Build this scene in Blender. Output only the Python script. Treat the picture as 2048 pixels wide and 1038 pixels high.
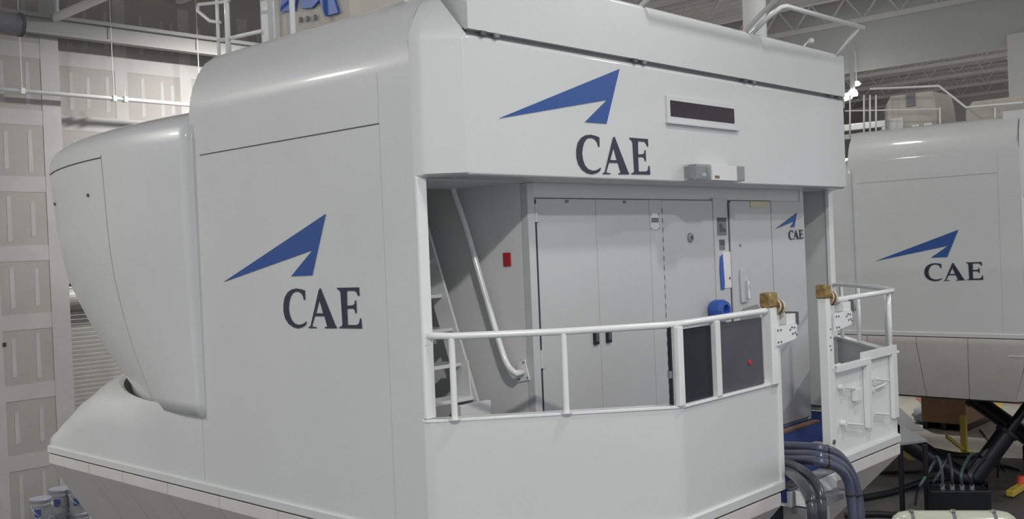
import bpy, bmesh, math, random
from mathutils import Vector, Matrix, geometry
random.seed(7)
for o in list(bpy.data.objects): bpy.data.objects.remove(o, do_unlink=True)
SC = bpy.context.scene; COL = SC.collection

# ---------------------------------------------------------------- camera
F = 2042.0
VL = Vector((-2194, -69, -F)); VR = Vector((1901, 100, -F))
CY = VL.normalized(); CZ = VR.cross(VL).normalized(); CX = CY.cross(CZ)
ROT = Matrix((CX, CY, CZ))                       # world = ROT @ camera
EYE = Vector((-3.945, -4.376, 4.1))
cam_d = bpy.data.cameras.new('camera'); cam = bpy.data.objects.new('camera', cam_d); COL.objects.link(cam)
cam.matrix_world = Matrix.Translation(EYE) @ ROT.to_4x4()
cam_d.sensor_width = 36.0; cam_d.lens = F / 2048 * 36.0; cam_d.clip_end = 200
SC.camera = cam
def on(ax, v, x, y):                             # survey: where the sight line through a pixel meets an axis plane
    d = ROT @ Vector((x - 1024, 519 - y, -F)); t = (v - EYE[ax]) / d[ax]
    return EYE + d * t

# ---------------------------------------------------------------- world, lights, exposure
w = bpy.data.worlds.new('world'); SC.world = w; w.use_nodes = True
w.node_tree.nodes['Background'].inputs[0].default_value = (0.93, 0.96, 1.0, 1)
w.node_tree.nodes['Background'].inputs[1].default_value = 0.75
SC.view_settings.view_transform = 'Standard'; SC.view_settings.look = 'None'
SC.view_settings.exposure = 0.0; SC.view_settings.gamma = 1.0; SC.view_settings.use_curve_mapping = False
def lamp(x, y, z, power, size=0.5, col=(1, .985, .95)):
    l = bpy.data.lights.new('high_bay_light', 'AREA'); l.shape = 'DISK'; l.size = size; l.energy = power; l.color = col
    o = bpy.data.objects.new('high_bay_light', l); o.location = (x, y, z); COL.objects.link(o)
LAMPS = [(-4.4, -6.2, 8.6, 610), (1.6, -3.2, 8.7, 120), (8.8, -5.0, 8.6, 230), (-6.4, 1.2, 8.2, 70), (-5.0, 8.0, 8.2, 410), (6.0, 9.6, 8.2, 430),
         (8.6, 3.2, 8.6, 50), (20, 6.5, 8.4, 500), (13.5, -5, 8.6, 20)]
for L_ in LAMPS: lamp(*L_)

# ---------------------------------------------------------------- materials
def M(name, col, rough=.5, metal=0, coat=0, noise=0, nscale=4, bump=0, bscale=60, emit=None, alpha=None, col2=None):
    m = bpy.data.materials.new(name); m.use_nodes = True; nt = m.node_tree; b = nt.nodes['Principled BSDF']
    b.inputs['Base Color'].default_value = (*col, 1); b.inputs['Roughness'].default_value = rough
    b.inputs['Metallic'].default_value = metal; b.inputs['Coat Weight'].default_value = coat
    if coat: b.inputs['Coat Roughness'].default_value = .07
    tc = nt.nodes.new('ShaderNodeTexCoord')
    if noise or col2:
        n = nt.nodes.new('ShaderNodeTexNoise'); n.inputs['Scale'].default_value = nscale; n.inputs['Detail'].default_value = 5
        nt.links.new(tc.outputs['Object'], n.inputs['Vector'])
        r = nt.nodes.new('ShaderNodeValToRGB')
        c2 = col2 or tuple(max(0, c * (1 - noise)) for c in col)
        r.color_ramp.elements[0].position = .38; r.color_ramp.elements[1].position = .62
        r.color_ramp.elements[0].color = (*c2, 1); r.color_ramp.elements[1].color = (*col, 1)
        nt.links.new(n.outputs['Fac'], r.inputs['Fac']); nt.links.new(r.outputs['Color'], b.inputs['Base Color'])
    if bump:
        n = nt.nodes.new('ShaderNodeTexNoise'); n.inputs['Scale'].default_value = bscale
        nt.links.new(tc.outputs['Object'], n.inputs['Vector'])
        bp = nt.nodes.new('ShaderNodeBump'); bp.inputs['Strength'].default_value = bump; bp.inputs['Distance'].default_value = .01
        nt.links.new(n.outputs['Fac'], bp.inputs['Height']); nt.links.new(bp.outputs['Normal'], b.inputs['Normal'])
    if emit: b.inputs['Emission Color'].default_value = (*col, 1); b.inputs['Emission Strength'].default_value = emit
    if alpha is not None: b.inputs['Transmission Weight'].default_value = alpha; b.inputs['IOR'].default_value = 1.2
    return m
WHITE = M('gloss white gelcoat', (.60, .615, .615), .38, coat=.55, noise=.03, nscale=1.2, bump=.02, bscale=25)
PAINT = M('satin white paint', (.70, .71, .705), .45, noise=.03, nscale=2)
DOORP = M('door white paint', (.54, .545, .55), .4, noise=.02, nscale=2)
RAILP = M('rail white enamel', (.74, .75, .75), .25, coat=.4)
WARMW = M('warm white skirt', (.60, .575, .555), .5, noise=.05, nscale=3)
TRIMW = M('white trim', (.62, .62, .60), .35)
SEAM = M('dark joint', (.10, .10, .11), .8)
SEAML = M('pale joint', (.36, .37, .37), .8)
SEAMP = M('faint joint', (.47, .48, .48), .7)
DARK = M('dark void', (.03, .032, .04), .8)
NAVY = M('navy panel', (.010, .011, .022), .7)
SMOKE = M('dark grey panel', (.07, .07, .088), .5, noise=.15, nscale=3)
BLUE = M('logo blue', (.018, .075, .29), .45)
INK = M('logo ink', (.022, .027, .055), .45)
BLUEP = M('blue plastic', (.03, .10, .42), .4)
CARPET = M('blue carpet', (.02, .05, .22), .95, noise=.3, nscale=60)
ORANGE = M('orange edging', (.34, .19, .13), .7, noise=.3, nscale=20)
RED = M('red plastic', (.45, .02, .025), .5)
BRASS = M('gold foil tape', (.42, .28, .11), .35, metal=.5, noise=.5, nscale=30)
TAPEW = M('pale tape stripe', (.75, .68, .55), .5)
BLACK = M('black rubber', (.012, .013, .016), .55)
BLACKM = M('black steel', (.012, .013, .018), .4, metal=.3)
HOSE = M('grey blue conduit', (.06, .07, .11), .35, coat=.3)
HOSEK = M('dark hose', (.03, .035, .045), .35, coat=.3)
CHROME = M('chrome', (.8, .8, .8), .15, metal=1)
SIGNK = M('dark red display', (.022, .008, .014), .25, noise=.5, nscale=12)
GLASS = M('clear plastic', (.85, .9, .9), .08, alpha=.9)
LAMPW = M('lamp lens', (.95, .97, 1), .3, emit=14)
PLATE = M('grey plate', (.30, .31, .32), .4, metal=.3)
BOARD = M('drywall board', (.36, .34, .325), .9, noise=.06, nscale=1.5, bump=.03)
MUD = M('joint compound', (.44, .43, .425), .9, noise=.07, nscale=3, bump=.04)
WALLM = M('drywall backing', (.36, .34, .31), .9)
CONC = M('concrete floor', (.115, .115, .115), .45, noise=.35, nscale=.8, bump=.05)
CONCL = M('pale concrete', (.42, .40, .35), .5, noise=.2, nscale=1.1)
YEL = M('yellow paint', (.55, .42, .06), .5)
CARD = M('brown cardboard', (.27, .155, .09), .85, noise=.12, nscale=3)
CEIL = M('ceiling deck', (.78, .77, .76), .7, noise=.1, nscale=.5)
STEEL = M('painted steel joist', (.75, .745, .74), .55)
STEELD = M('grey girder', (.33, .33, .32), .7)
BULK = M('grey bulkhead', (.62, .62, .615), .8, noise=.04, nscale=.4)
BEIGE = M('beige crate', (.52, .49, .44), .7, noise=.08, nscale=5)
SHUT = M('galvanised shutter', (.42, .40, .37), .5, metal=.1, noise=.08, nscale=4)
CREAM = M('cream tank', (.62, .64, .52), .25, coat=.5)
ORNG = M('safety orange', (.75, .09, .03), .5)
PAPER = M('white paper', (.75, .75, .75), .7)
MID = M('mid grey', (.2, .2, .22), .6)

# ---------------------------------------------------------------- mesh helpers
def link(name, me, mat, parent=None, bevel=0, smooth=False, seg=2, angle=30):
    o = bpy.data.objects.new(name, me); COL.objects.link(o); me.materials.append(mat)
    if parent: o.parent = parent
    if smooth:
        for p in me.polygons: p.use_smooth = True
    if bevel:
        b = o.modifiers.new('bevel', 'BEVEL'); b.width = bevel; b.segments = seg; b.limit_method = 'ANGLE'; b.angle_limit = math.radians(angle)
        for p in me.polygons: p.use_smooth = True
        if hasattr(b, 'harden_normals'): b.harden_normals = True
    return o
def mesh(name, vs, fs):
    me = bpy.data.meshes.new(name); me.from_pydata([tuple(v) for v in vs], [], fs); me.update()
    bm = bmesh.new(); bm.from_mesh(me); bmesh.ops.recalc_face_normals(bm, faces=bm.faces); bm.to_mesh(me); bm.free()
    return me
class B:                                          # collects shapes for ONE mesh
    def __init__(s): s.v = []; s.f = []
    def add(s, vs, fs):
        n = len(s.v); s.v += [Vector(v) for v in vs]; s.f += [tuple(i + n for i in f) for f in fs]; return s
    def box(s, x0, x1, y0, y1, z0, z1):
        vs = [(x, y, z) for x in (x0, x1) for y in (y0, y1) for z in (z0, z1)]
        return s.add(vs, [(0, 1, 3, 2), (4, 6, 7, 5), (0, 4, 5, 1), (2, 3, 7, 6), (0, 2, 6, 4), (1, 5, 7, 3)])
    def prism(s, pts, d):                         # pts: loop of 3-D points, d: extrusion vector
        n = len(pts); d = Vector(d); a = [Vector(p) for p in pts]
        return s.add(a + [p + d for p in a], [tuple(range(n)), tuple(range(2 * n - 1, n - 1, -1))] + [(i, (i + 1) % n, (i + 1) % n + n, i + n) for i in range(n)])
    def bar(s, a, b, w, h):                       # rectangular bar; w horizontal, h along the other side
        a = Vector(a); b = Vector(b); d = (b - a).normalized()
        u = d.cross(Vector((0, 0, 1)));  u = Vector((1, 0, 0)) if u.length < .05 else u.normalized()
        v = u.cross(d)
        q = [a + u * i * w / 2 + v * j * h / 2 for i, j in ((-1, -1), (1, -1), (1, 1), (-1, 1))]
        return s.prism(q, b - a)
    def tube(s, pts, r, n=12, cap=True):
        P = [Vector(p) for p in pts]; rings = []; up = None; base = len(s.v); vs = []
        for i, p in enumerate(P):
            t = (P[min(i + 1, len(P) - 1)] - P[max(i - 1, 0)]).normalized()
            if up is None: up = t.cross(Vector((0, 0, 1))); up = Vector((1, 0, 0)) if up.length < .1 else up.normalized()
            u = (up - t * up.dot(t)).normalized(); v = t.cross(u); up = u
            rr = r[i] if isinstance(r, (list, tuple)) else r
            vs += [p + (u * math.cos(a) + v * math.sin(a)) * rr for a in [2 * math.pi * k / n for k in range(n)]]
        fs = [(i * n + k, i * n + (k + 1) % n, (i + 1) * n + (k + 1) % n, (i + 1) * n + k) for i in range(len(P) - 1) for k in range(n)]
        if cap: fs += [tuple(range(n)), tuple(range(len(vs) - 1, len(vs) - n - 1, -1))]
        return s.add(vs, fs)
    def lathe(s, c, prof, n=20, axis=2):
        vs = []; c = Vector(c)
        for r, h in prof:
            for k in range(n):
                a = 2 * math.pi * k / n; q = (r * math.cos(a), r * math.sin(a), h)
                if axis == 0: q = (h, q[0], q[1])
                if axis == 1: q = (q[0], h, q[1])
                vs.append(c + Vector(q))
        m = len(prof)
        return s.add(vs, [(i * n + k, i * n + (k + 1) % n, (i + 1) * n + (k + 1) % n, (i + 1) * n + k) for i in range(m - 1) for k in range(n)] + [tuple(range(n)), tuple(range(m * n - 1, (m - 1) * n - 1, -1))])
    def build(s, name, mat, parent=None, bevel=0, smooth=False, **k):
        return link(name, mesh(name, s.v, s.f), mat, parent, bevel, smooth, **k)
def auto(o, deg=35):
    me = o.data
    for p in me.polygons: p.use_smooth = True
    bm = bmesh.new(); bm.from_mesh(me)
    for e in bm.edges:
        if len(e.link_faces) == 2 and e.calc_face_angle(0) > math.radians(deg): e.smooth = False
    bm.to_mesh(me); bm.free()
    w_ = o.modifiers.new('normals', 'WEIGHTED_NORMAL'); w_.keep_sharp = True; w_.weight = 100; w_.thresh = .01
    return o
def curve(pts, k=8):                              # Catmull-Rom through points
    P = [Vector(p) for p in pts]; P = [P[0] * 2 - P[1]] + P + [P[-1] * 2 - P[-2]]; out = []
    for i in range(1, len(P) - 2):
        for j in range(k):
            t = j / k; a, b, c, d = P[i - 1:i + 3]
            out.append(.5 * ((2 * b) + (c - a) * t + (2 * a - 5 * b + 4 * c - d) * t * t + (3 * b - a - 3 * c + d) * t ** 3))
    return out + [P[-2]]
def tag(o, label=None, cat=None, group=None, kind=None):
    if label: o['label'] = label
    if cat: o['category'] = cat
    if group: o['group'] = group
    if kind: o['kind'] = kind
    return o
def thing(name, label, cat, loc=(0, 0, 0), group=None):
    o = bpy.data.objects.new(name, None); COL.objects.link(o); o.location = loc; o.empty_display_size = .2
    return tag(o, label, cat, group)
def shift(vs, d): d = Vector(d); return [Vector(v) + d for v in vs]

# ================================================================ SETTING
HZ = 9.3
floor = tag(B().box(-14, 34, -14, 13.2, -.2, 0).build('floor', CONC), kind='structure')
def slab(name, pts, z, mat, h=.006):
    return B().prism([(x, y, z) for x, y in pts], (0, 0, h)).build(name, mat, floor)
slab('floor_coating', [(16.2, -2), (33, -2), (33, 13), (14.6, 13), (14.6, 4.5)], .0, CONCL)
slab('floor_line', [(14.2, 3.0), (14.3, 2.9), (22, 8.6), (21.9, 8.7)], .007, YEL, .003)
slab('floor_line', [(17.0, 2.4), (17.1, 2.3), (27, 5.4), (26.9, 5.5)], .007, YEL, .003)
slab('floor_trench', [(18.0, 3.9), (25, 7.6), (25.4, 6.9), (18.4, 3.3)], .007, MID, .003)
slab('floor_trench', [(16.8, 4.2), (22, 7.4), (22.3, 7.0), (17.1, 3.8)], .007, MID, .003)

wb = tag(B().box(3.1, 34, 12.25, 12.45, 3.83, HZ).box(6.6, 34, 12.25, 12.45, 0, 3.83).build('wall_back', WALLM), kind='structure')
wl = tag(B().box(-14, 3.14, 11.9, 12.45, 0, HZ).build('wall_back_left', WALLM), kind='structure')
wr = tag(B().box(34, 34.2, -14, 13.2, 0, HZ).build('wall_right', BULK), kind='structure')
# plasterboard sheets with compound over joints and fastener rows
def boards(par, y, xs, zs, x_studs):
    me = {}
    for i in range(len(xs) - 1):
        for j in range(len(zs) - 1):
            k = (round(xs[i + 1] - xs[i], 3), round(zs[j + 1] - zs[j], 3))
            if k not in me:
                m = B().box(.004, k[0] - .004, -.013, 0, .004, k[1] - .004); me[k] = mesh('board', m.v, m.f); me[k].materials.append(BOARD)
            o = bpy.data.objects.new('drywall_board', me[k]); o.location = (xs[i], y, zs[j]); o.parent = par; COL.objects.link(o)
    hb = {}
    for z in zs[1:-1]:
        B().box(xs[0], xs[-1], y - .0165, y - .013, z - .12, z + .12).build('joint_band', MUD, par)
    for x in xs[1:-1]:
        B().box(x - .11, x + .11, y - .0172, y - .013, zs[0], zs[-1]).build('joint_band', MUD, par)
    for j in range(len(zs) - 1):
        for x in x_studs:
            if min(abs(x - q) for q in xs) < .15: continue
            a = random.uniform(.17, .28); h = zs[j + 1] - zs[j]; x_ = x + random.uniform(-.02, .02)
            B().prism([(x_ - .035, y - .013, zs[j] + a), (x_ + .035, y - .013, zs[j] + a + .02), (x_ + .03, y - .013, zs[j] + h - a), (x_ - .03, y - .013, zs[j] + h - a - .03)], (0, -.003, 0)).build('fastener_strip', MUD, par)
ZS = [0, 1.13, 2.2, 3.28, 4.34, 5.41, 6.45, 7.5, 8.6]
boards(wl, 11.9, [-.6, .8, 2.0, 3.14], ZS, [-.2, .2, 1.2, 1.6, 2.28, 2.64])
B().box(2.86, 3.15, 11.88, 11.886, 0, 8.6).build('corner_bead', MUD, wl)
B().box(2.1, 2.15, 11.879, 11.882, 2.93, 2.99).build('wall_mark', DARK, wl)
boards(wb, 12.25, [3.15, 4.35, 5.55, 6.75, 7.95], ZS[4:], [3.5, 3.75, 4.1, 4.75, 5.1, 5.3, 5.85, 6.2, 6.4, 7.1, 7.5])
# roller door
dr = tag(B().box(3.14, 3.2, 12.2, 12.3, 0, 3.82).box(6.5, 6.6, 12.2, 12.3, 0, 3.82).box(3.14, 6.6, 12.2, 12.3, 3.78, 3.83).build('door_1', DARK), kind='structure')
b = B(); zz = 0
while zz < 3.42:
    b.prism([(3.2, 12.29, zz), (3.2, 12.276, zz + .008), (3.2, 12.274, zz + .056), (3.2, 12.288, zz + .064), (3.2, 12.31, zz + .066), (3.2, 12.31, zz)], (3.3, 0, 0)); zz += .072
tag(b.build('shutter_curtain', SHUT, dr), kind='stuff')
B().lathe((3.22, 12.26, 3.57), [(.19, 0), (.19, 3.26)], 28, 0).build('shutter_coil', SHUT, dr, smooth=False)
auto(dr.children[-1])
# ceiling: deck flutes, joists, girder
b = B()
x = -14
while x < 34:
    b.prism([(x, -14, HZ), (x + .12, -14, HZ), (x + .16, -14, HZ + .08), (x + .36, -14, HZ + .08), (x + .4, -14, HZ), (x + .4, -14, HZ + .12), (x, -14, HZ + .12)], (0, 27.2, 0)); x += .4
ceil = tag(b.build('ceiling', CEIL), kind='structure')
jb = B()
jb.box(-.05, .05, -14, 12.1, .0, .09).box(-.05, .05, -14, 12.1, .56, .62)
y = -13.5
while y < 12:
    jb.bar((0, y, .06), (0, y + .4, .58), .03, .03).bar((0, y + .4, .58), (0, y + .8, .06), .03, .03); y += .8
jm = mesh('joist', jb.v, jb.f); jm.materials.append(STEEL)
for x in [-12, -9.5, -7, -4.5, -2, .5, 3.0, 5.4, 7.8, 10.2, 12.6, 15, 17.4, 20, 22.5, 25, 27.5, 30, 32.5]:
    o = bpy.data.objects.new('joist', jm); o.location = (x, 0, 8.66); o.parent = ceil; COL.objects.link(o)
y = 11.75
B().box(-14, 34, y - .11, y + .09, 7.99, 8.05).box(-14, 34, y - .01, y + .01, 7.78, 8.0).box(-14, 34, y - .07, y + .09, 7.74, 7.78).build('girder', STEELD, ceil)
B().tube([(3.05, 11.7, 8.02), (3.05, -14, 8.10)], .07, 10).build('tie_beam', STEEL, ceil)
for x in (3.05,): B().box(x - .02, x + .02, 11.6, 11.7, 8.05, 8.7).build('hanger_plate', STEEL, ceil)
for y in (10, 5, 0, -5, -10): B().box(3.03, 3.07, y, y + .04, 8.08, 8.7).build('hanger_plate', STEEL, ceil)
# bulkhead at the right, with darker bay beyond and a column
P0 = on(0, 17.6, 1750, 145); P1 = on(0, 17.6, 2024, 93)
tag(B().box(17.6, 17.8, -14, 12.2, P1.z, HZ).build('wall_bulkhead', BULK), kind='structure')
cx_ = on(0, 17.45, 2036, 200)
tag(B().box(17.3, 17.6, cx_.y - .32, cx_.y + .12, 0, P1.z + .2).build('trim_1', STEEL, bevel=.01), kind='structure')
for k, (z, h) in enumerate(((6.35, .10), (5.85, .16), (5.45, .07))):
    tag(B().box(19 + k * 1.4, 19.15 + k * 1.4, -6, 12.2, z, z + h).build('trim_%d' % (k + 2), STEEL), kind='structure')

# sprinkler pipe on the drywall
pa = on(1, 12.0, 0, 185); pipe = thing('sprinkler_pipe', 'thin white sprinkler pipe running along the drywall below the ceiling beam', 'pipe', (pa.x, 12.0, pa.z))
l = Vector(pa)
B().tube([(-3, -.3, 0), (8, -.3, 0)], .035).build('pipe_run', RAILP, pipe, smooth=True)
for px in (45, 228, 250, 400):
    q = on(1, 11.7, px, 200).x - l.x
    B().tube([(q, -.3, 0), (q, -.3, 1.9 if px != 250 else .16)], .008, 6).box(q - .03, q + .03, -.345, -.255, -.045, .045).build('hanger', STEEL, pipe)
# round duct end upper left
dp = on(1, 10.2, 42, 50)
duct = thing('round_duct', 'round grey duct end under the ceiling in the upper left corner', 'duct', tuple(dp))
B().lathe((0, 0, 0), [(.0, -3), (.15, -3), (.15, 0), (.12, .0), (.12, -.05)], 24, 0).build('duct_body', MID, duct, smooth=True)
auto(duct.children[0])
B().lathe((0, 0, 0), [(.155, -.03), (.165, -.03), (.165, .01), (.155, .01)], 24, 0).build('duct_collar', SEAM, duct)
B().tube([(-.5, 0, .15), (-.5, 0, 8.0 - dp.z)], .015, 6).build('hanger', STEEL, duct)

# ================================================================ LOGO
def dz(pts): return pts
ZC = [(676,703),(668,703),(662,675),(650,655),(630,642),(608,640),(585,650),(567,680),(557,720),(554,765),(560,810),(575,850),(597,875),(625,886),(650,884),(670,875),(684,862),(686,868),(680,888),(655,905),(625,913),(590,905),(555,880),(530,840),(517,790),(516,735),(525,685),(545,648),(575,625),(610,617),(645,622),(674,632)]
ZA = [(790,615),(900,890),(910,903),(910,912),(823,912),(825,903),(842,900),(820,822),(748,822),(728,892),(732,901),(758,903),(760,911),(702,911),(703,903),(717,898),(779,625)]
ZAh = [(757,801),(811,801),(783,700)]
ZE = [(912,612),(1075,609),(1079,672),(1070,672),(1062,650),(1045,634),(985,634),(987,745),(1030,742),(1045,730),(1047,706),(1054,706),(1058,800),(1050,800),(1045,775),(1030,765),(987,767),(992,888),(1060,888),(1078,875),(1085,838),(1091,838),(1098,914),(928,911),(930,904),(948,898),(955,885),(940,650),(935,635),(920,625)]
ZS_ = [(75,567),(828,65),(728,520),(573,527),(733,332)]
def lp(q):                                        # read off the side wall: (horizontal, vertical) metres
    P = on(0, 0, 430 + q[0] / 3.706, 410 + q[1] / 3.706); return Vector((-P.y, P.z))
L0 = lp(ZS_[1])
def flat(loops, to3, nrm, name, mat, parent):
    ls = [[to3(p) for p in l] for l in loops]
    tri = geometry.tessellate_polygon([[Vector((p.x, p.y, 0)) for p in l] for l in loops])
    pts = [p for l in ls for p in l]; n = len(pts); d = Vector(nrm) * .004
    vs = [p + d for p in pts]; fs = [tuple(t) for t in tri]
    me = bpy.data.meshes.new(name); me.from_pydata([tuple(v) for v in vs], [], fs)
    o = link(name, me, mat, parent)
    s = o.modifiers.new('thick', 'SOLIDIFY'); s.thickness = .003; s.offset = 0
    return o
def logo(parent, origin, u, nrm, s=1.0, xs=1.0):          # origin: swoosh tip (upper right)
    origin = Vector(origin); u = Vector(u)
    to3 = lambda p: origin + u * ((p.x - L0.x) * s * xs) + Vector((0, 0, 1)) * ((p.y - L0.y) * s)
    for name, loops, mat in (('logo_arrow', [ZS_], BLUE), ('letter_c', [ZC], INK), ('letter_a', [ZA, ZAh], INK), ('letter_e', [ZE], INK)):
        flat([[lp(q) for q in l] for l in loops], to3, nrm, name, mat, parent)

# ================================================================ SIMULATOR
W = 5.36; ZF = 2.39; ZB = 4.53; ZT = 5.35
DOME = [(2.95, .15, 3.27), (3.05, .183, 3.28), (3.2, .283, 3.54), (3.4, .417, 3.83), (3.6, .55, 4.02), (3.8, .70, 4.09), (4.0, .85, 4.08), (4.2, .96, 3.99), (4.4, 1.025, 3.96), (4.6, 1.05, 3.99), (4.8, 1.075, 4.022), (5.0, 1.1, 4.04)]
def make_sim(root, near=True, dzl=0.0, zb=0.0):
    P = lambda b, n, m, **k: b.build(n, m, root, **k)
    # --- side shells (outer skin as a closed profile swept along Y)
    for side in (0, 1):
        if side and not near: continue
        X = (lambda x: x) if side == 0 else (lambda x: W - x)
        prof = [(0, 2.46)]
        prof += [(0, 5.18), (.012, 5.28), (.04, 5.39), (.085, 5.49), (.15, 5.58), (.23, 5.64), (.33, 5.68), (.46, 5.69), (.46, 5.60), (.34, 5.59), (.25, 5.53), (.16, 5.42), (.1, 5.28), (.075, 5.15), (.075, 2.46)]
        vs = []; ys = [.04, .055, .1, .4, 1.2, 2.3, 2.44, 2.50]
        n = len(prof)
        for i, y in enumerate(ys):
            for (x, z) in prof:
                t = 0
                yy = y
                if z > 5.2 and i < 2: yy = y + (z - 5.2) * .12
                vs.append((X(x), yy, z))
        fs = [(i * n + k, i * n + (k + 1) % n, (i + 1) * n + (k + 1) % n, (i + 1) * n + k) for i in range(len(ys) - 1) for k in range(n)]
        fs += [tuple(range(n)), tuple(range(len(vs) - 1, len(vs) - n - 1, -1))]
        o = P(B().add(vs, fs), 'side_shell', WHITE); auto(o, 40)
        # rounded front-to-dome continuation below the roof
        o = P(B().box(X(.01) if side == 0 else X(.08), X(.08) if side == 0 else X(.01), 2.5, 3.0, 2.5, 5.15), 'dome_bulkhead', WHITE)
    # --- rear canopy: chamfered box with a leaning crest at each end
    R = .22
    def rc(x, y, r, a0, a1, n=6): return [(x + r * math.cos(math.radians(a0 + (a1 - a0) * i / n)), y + r * math.sin(math.radians(a0 + (a1 - a0) * i / n))) for i in range(n + 1)]
    # plan of the canopy: starts on the side plane, rounded chamfer, rear face
    plan = [(0, .04)] + [(.004, .015), (.014, -.012), (.03, -.035)] + [(.19, -.20), (.215, -.216), (.245, -.222)] + [(W - .27, -.222), (W - .25, -.216), (W - .23, -.19), (W, .04)]
    n = len(plan); lv = [(ZB + .015, .0), (ZB + .03, 0), (ZT - .02, 0), (ZT, .012)]
    vs = []
    for (z, ins) in [(ZB, .02), (ZB + .02, 0), (ZT - .03, 0), (ZT - .008, .008), (ZT, .03)]:
        for x, y in plan:
            cx = W / 2; vs.append((x + (ins if x < cx else -ins) * (1 if y < .0 else .0), y + ins if y < 0.03 else y, z))
    fs = [(i * n + k, i * n + k + 1, (i + 1) * n + k + 1, (i + 1) * n + k) for i in range(4) for k in range(n - 1)]
    fs += [tuple(range(n)), tuple(range(5 * n - 1, 4 * n - 1, -1))]
    fs += [(i * n, (i + 1) * n, (i + 2) * n - 1, (i + 1) * n - 1) for i in range(4)]
    o = P(B().add(vs, fs), 'rear_canopy', WHITE); auto(o, 50)
    P(B().box(.07, W - .07, .041, .125, ZB + .002, ZB + .08), 'canopy_soffit', PAINT)
    # leaning crest fins above the chamfers
    for side in (0, 1):
        X = (lambda x: x) if side == 0 else (lambda x: W - x)
        lv = [[(.0, .04), (.012, -.005), (.03, -.035), (.20, -.205), (.20, -.1), (.1, .04), 5.28],
              [(.0, .04), (.012, -.005), (.03, -.035), (.217, -.217), (.21, -.15), (.1, .04), 5.345],
              [(.05, .05), (.062, .0), (.082, -.035), (.166, -.166), (.166, -.12), (.12, .05), 5.445],
              [(.115, .06), (.12, .02), (.128, -.01), (.12, -.115), (.135, -.08), (.16, .06), 5.545],
              [(.2, .08), (.2, .05), (.2, .02), (.17, -.05), (.2, -.03), (.23, .08), 5.62],
              [(.34, .12), (.34, .10), (.34, .08), (.34, .03), (.36, .05), (.38, .12), 5.685]]
        vs = [(X(p[0]), p[1], l[6]) for l in lv for p in l[:6]]; f2 = []
        for i in range(5): f2 += [(i * 6 + k, i * 6 + (k + 1) % 6, (i + 1) * 6 + (k + 1) % 6, (i + 1) * 6 + k) for k in range(6)]
        f2 += [tuple(range(6)), tuple(range(35, 29, -1))]
        o = P(B().add(vs, f2), 'canopy_crest', WHITE); auto(o, 45)
    # roof deck and underside over the stair bay
    P(B().box(.3, W - .3, .1, 2.5, 5.28, 5.34), 'roof_deck', PAINT)
    P(B().box(.08, 1.04, .10, .75, ZB, ZB + .06), 'stair_soffit', PAINT)
    P(B().box(W - .45, W - .08, .10, 2.4, ZB, ZB + .06), 'stair_soffit', PAINT)
    # --- raised roof parapet above the seam
    xa = .215; xb = 5.115
    b = B().prism([(xa, -.235, 5.374), (xa, -.235, 5.735), (xa, -.228, 5.755), (xa, -.21, 5.762), (xa, -.18, 5.755), (xa, -.17, 5.72), (xa, -.20, 5.72), (xa, -.20, 5.374)], (xb - xa, 0, 0))
    o = P(b, 'roof_parapet', WHITE); auto(o, 50)
    for q in (xa, xb - .035): P(B().box(q, q + .035, -.2, .3, 5.385, 5.74), 'parapet_return', WHITE)
    P(B().box(xa + .02, xb - .02, -.20, -.16, 5.345, 5.40), 'seam_gasket', MID)
    if near:
        for px in (965, 992, 1270, 1288, 1490, 1508, 1662, 1678):
            x = on(1, -.235, px, 60 + (px - 945) * .178).x
            P(B().prism([(x - .02, -.225, 5.375), (x + .03, -.225, 5.375), (x + .024, -.225, 5.35), (x - .01, -.225, 5.345)], (0, -.016, 0)), 'seam_catch', MID if px in (992, 1288, 1508) else SEAM, bevel=.003)
    # --- panel joints on the side wall
    b = B().box(-.002, .004, .33, 2.37, 4.874, 4.882); P(b, 'panel_joint', SEAM if near else SEAML)
    P(B().box(-.0015, .004, .328, .332, 2.5, 4.874), 'panel_joint', SEAMP)
    P(B().box(-.0012, .004, .328, .331, 4.884, 5.18), 'panel_joint', SEAMP)
    # --- cabin block: side wall, rear wall with doors
    P(B().box(1.042, 1.10, .165, 2.5, ZF, ZB + .05), 'cabin_side_wall', PAINT)
    P(B().box(1.11, 4.86, .14, .2, ZF, ZB + .05), 'cabin_rear_wall', PAINT)
    P(B().box(4.86, 4.92, .12, 2.5, ZF, ZB + .05), 'cabin_side_wall', PAINT, bevel=.008)
    if near:
        zt = 4.427
        def leaf(x0, x1, z1=zt, y=.118, m=DOORP, nm='door'):
            d = P(B().box(x0, x1, y, y + .035, ZF + .03, z1), nm, m, bevel=.004); return d
        P(B().box(1.115, 4.30, .125, .15, ZF, zt + .006), 'door_reveal', SEAM)
        P(B().box(1.04, 1.108, .1, .165, ZF, ZB), 'door_frame', DOORP, bevel=.006)
        P(B().box(1.110, 1.130, .108, .13, ZF, 4.42), 'dark_gap_strip', DARK)  # solid dark strip in place of the shaded gap beside the frame
        d1 = leaf(1.132, 1.776); d2 = leaf(1.780, 2.43)
        for x, dd in ((1.715, d1), (1.86, d2)):
            B().prism([(x - .028, .118, 3.40), (x + .028, .118, 3.40), (x + .028, .118, 3.49), (x + .02, .118, 3.51), (x - .02, .118, 3.51), (x - .028, .118, 3.49)], (0, -.018, 0)).build('handle', NAVY, dd, bevel=.006)
            B().box(x - .014, x + .014, .096, .102, 3.42, 3.485).build('finger_recess', SEAM, dd)
        for x, dd in ((1.46, d1), (2.12, d2)):
            B().box(x - .014, x + .014, .112, .12, 4.40, 4.42).build('door_stop', MID, dd)
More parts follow.
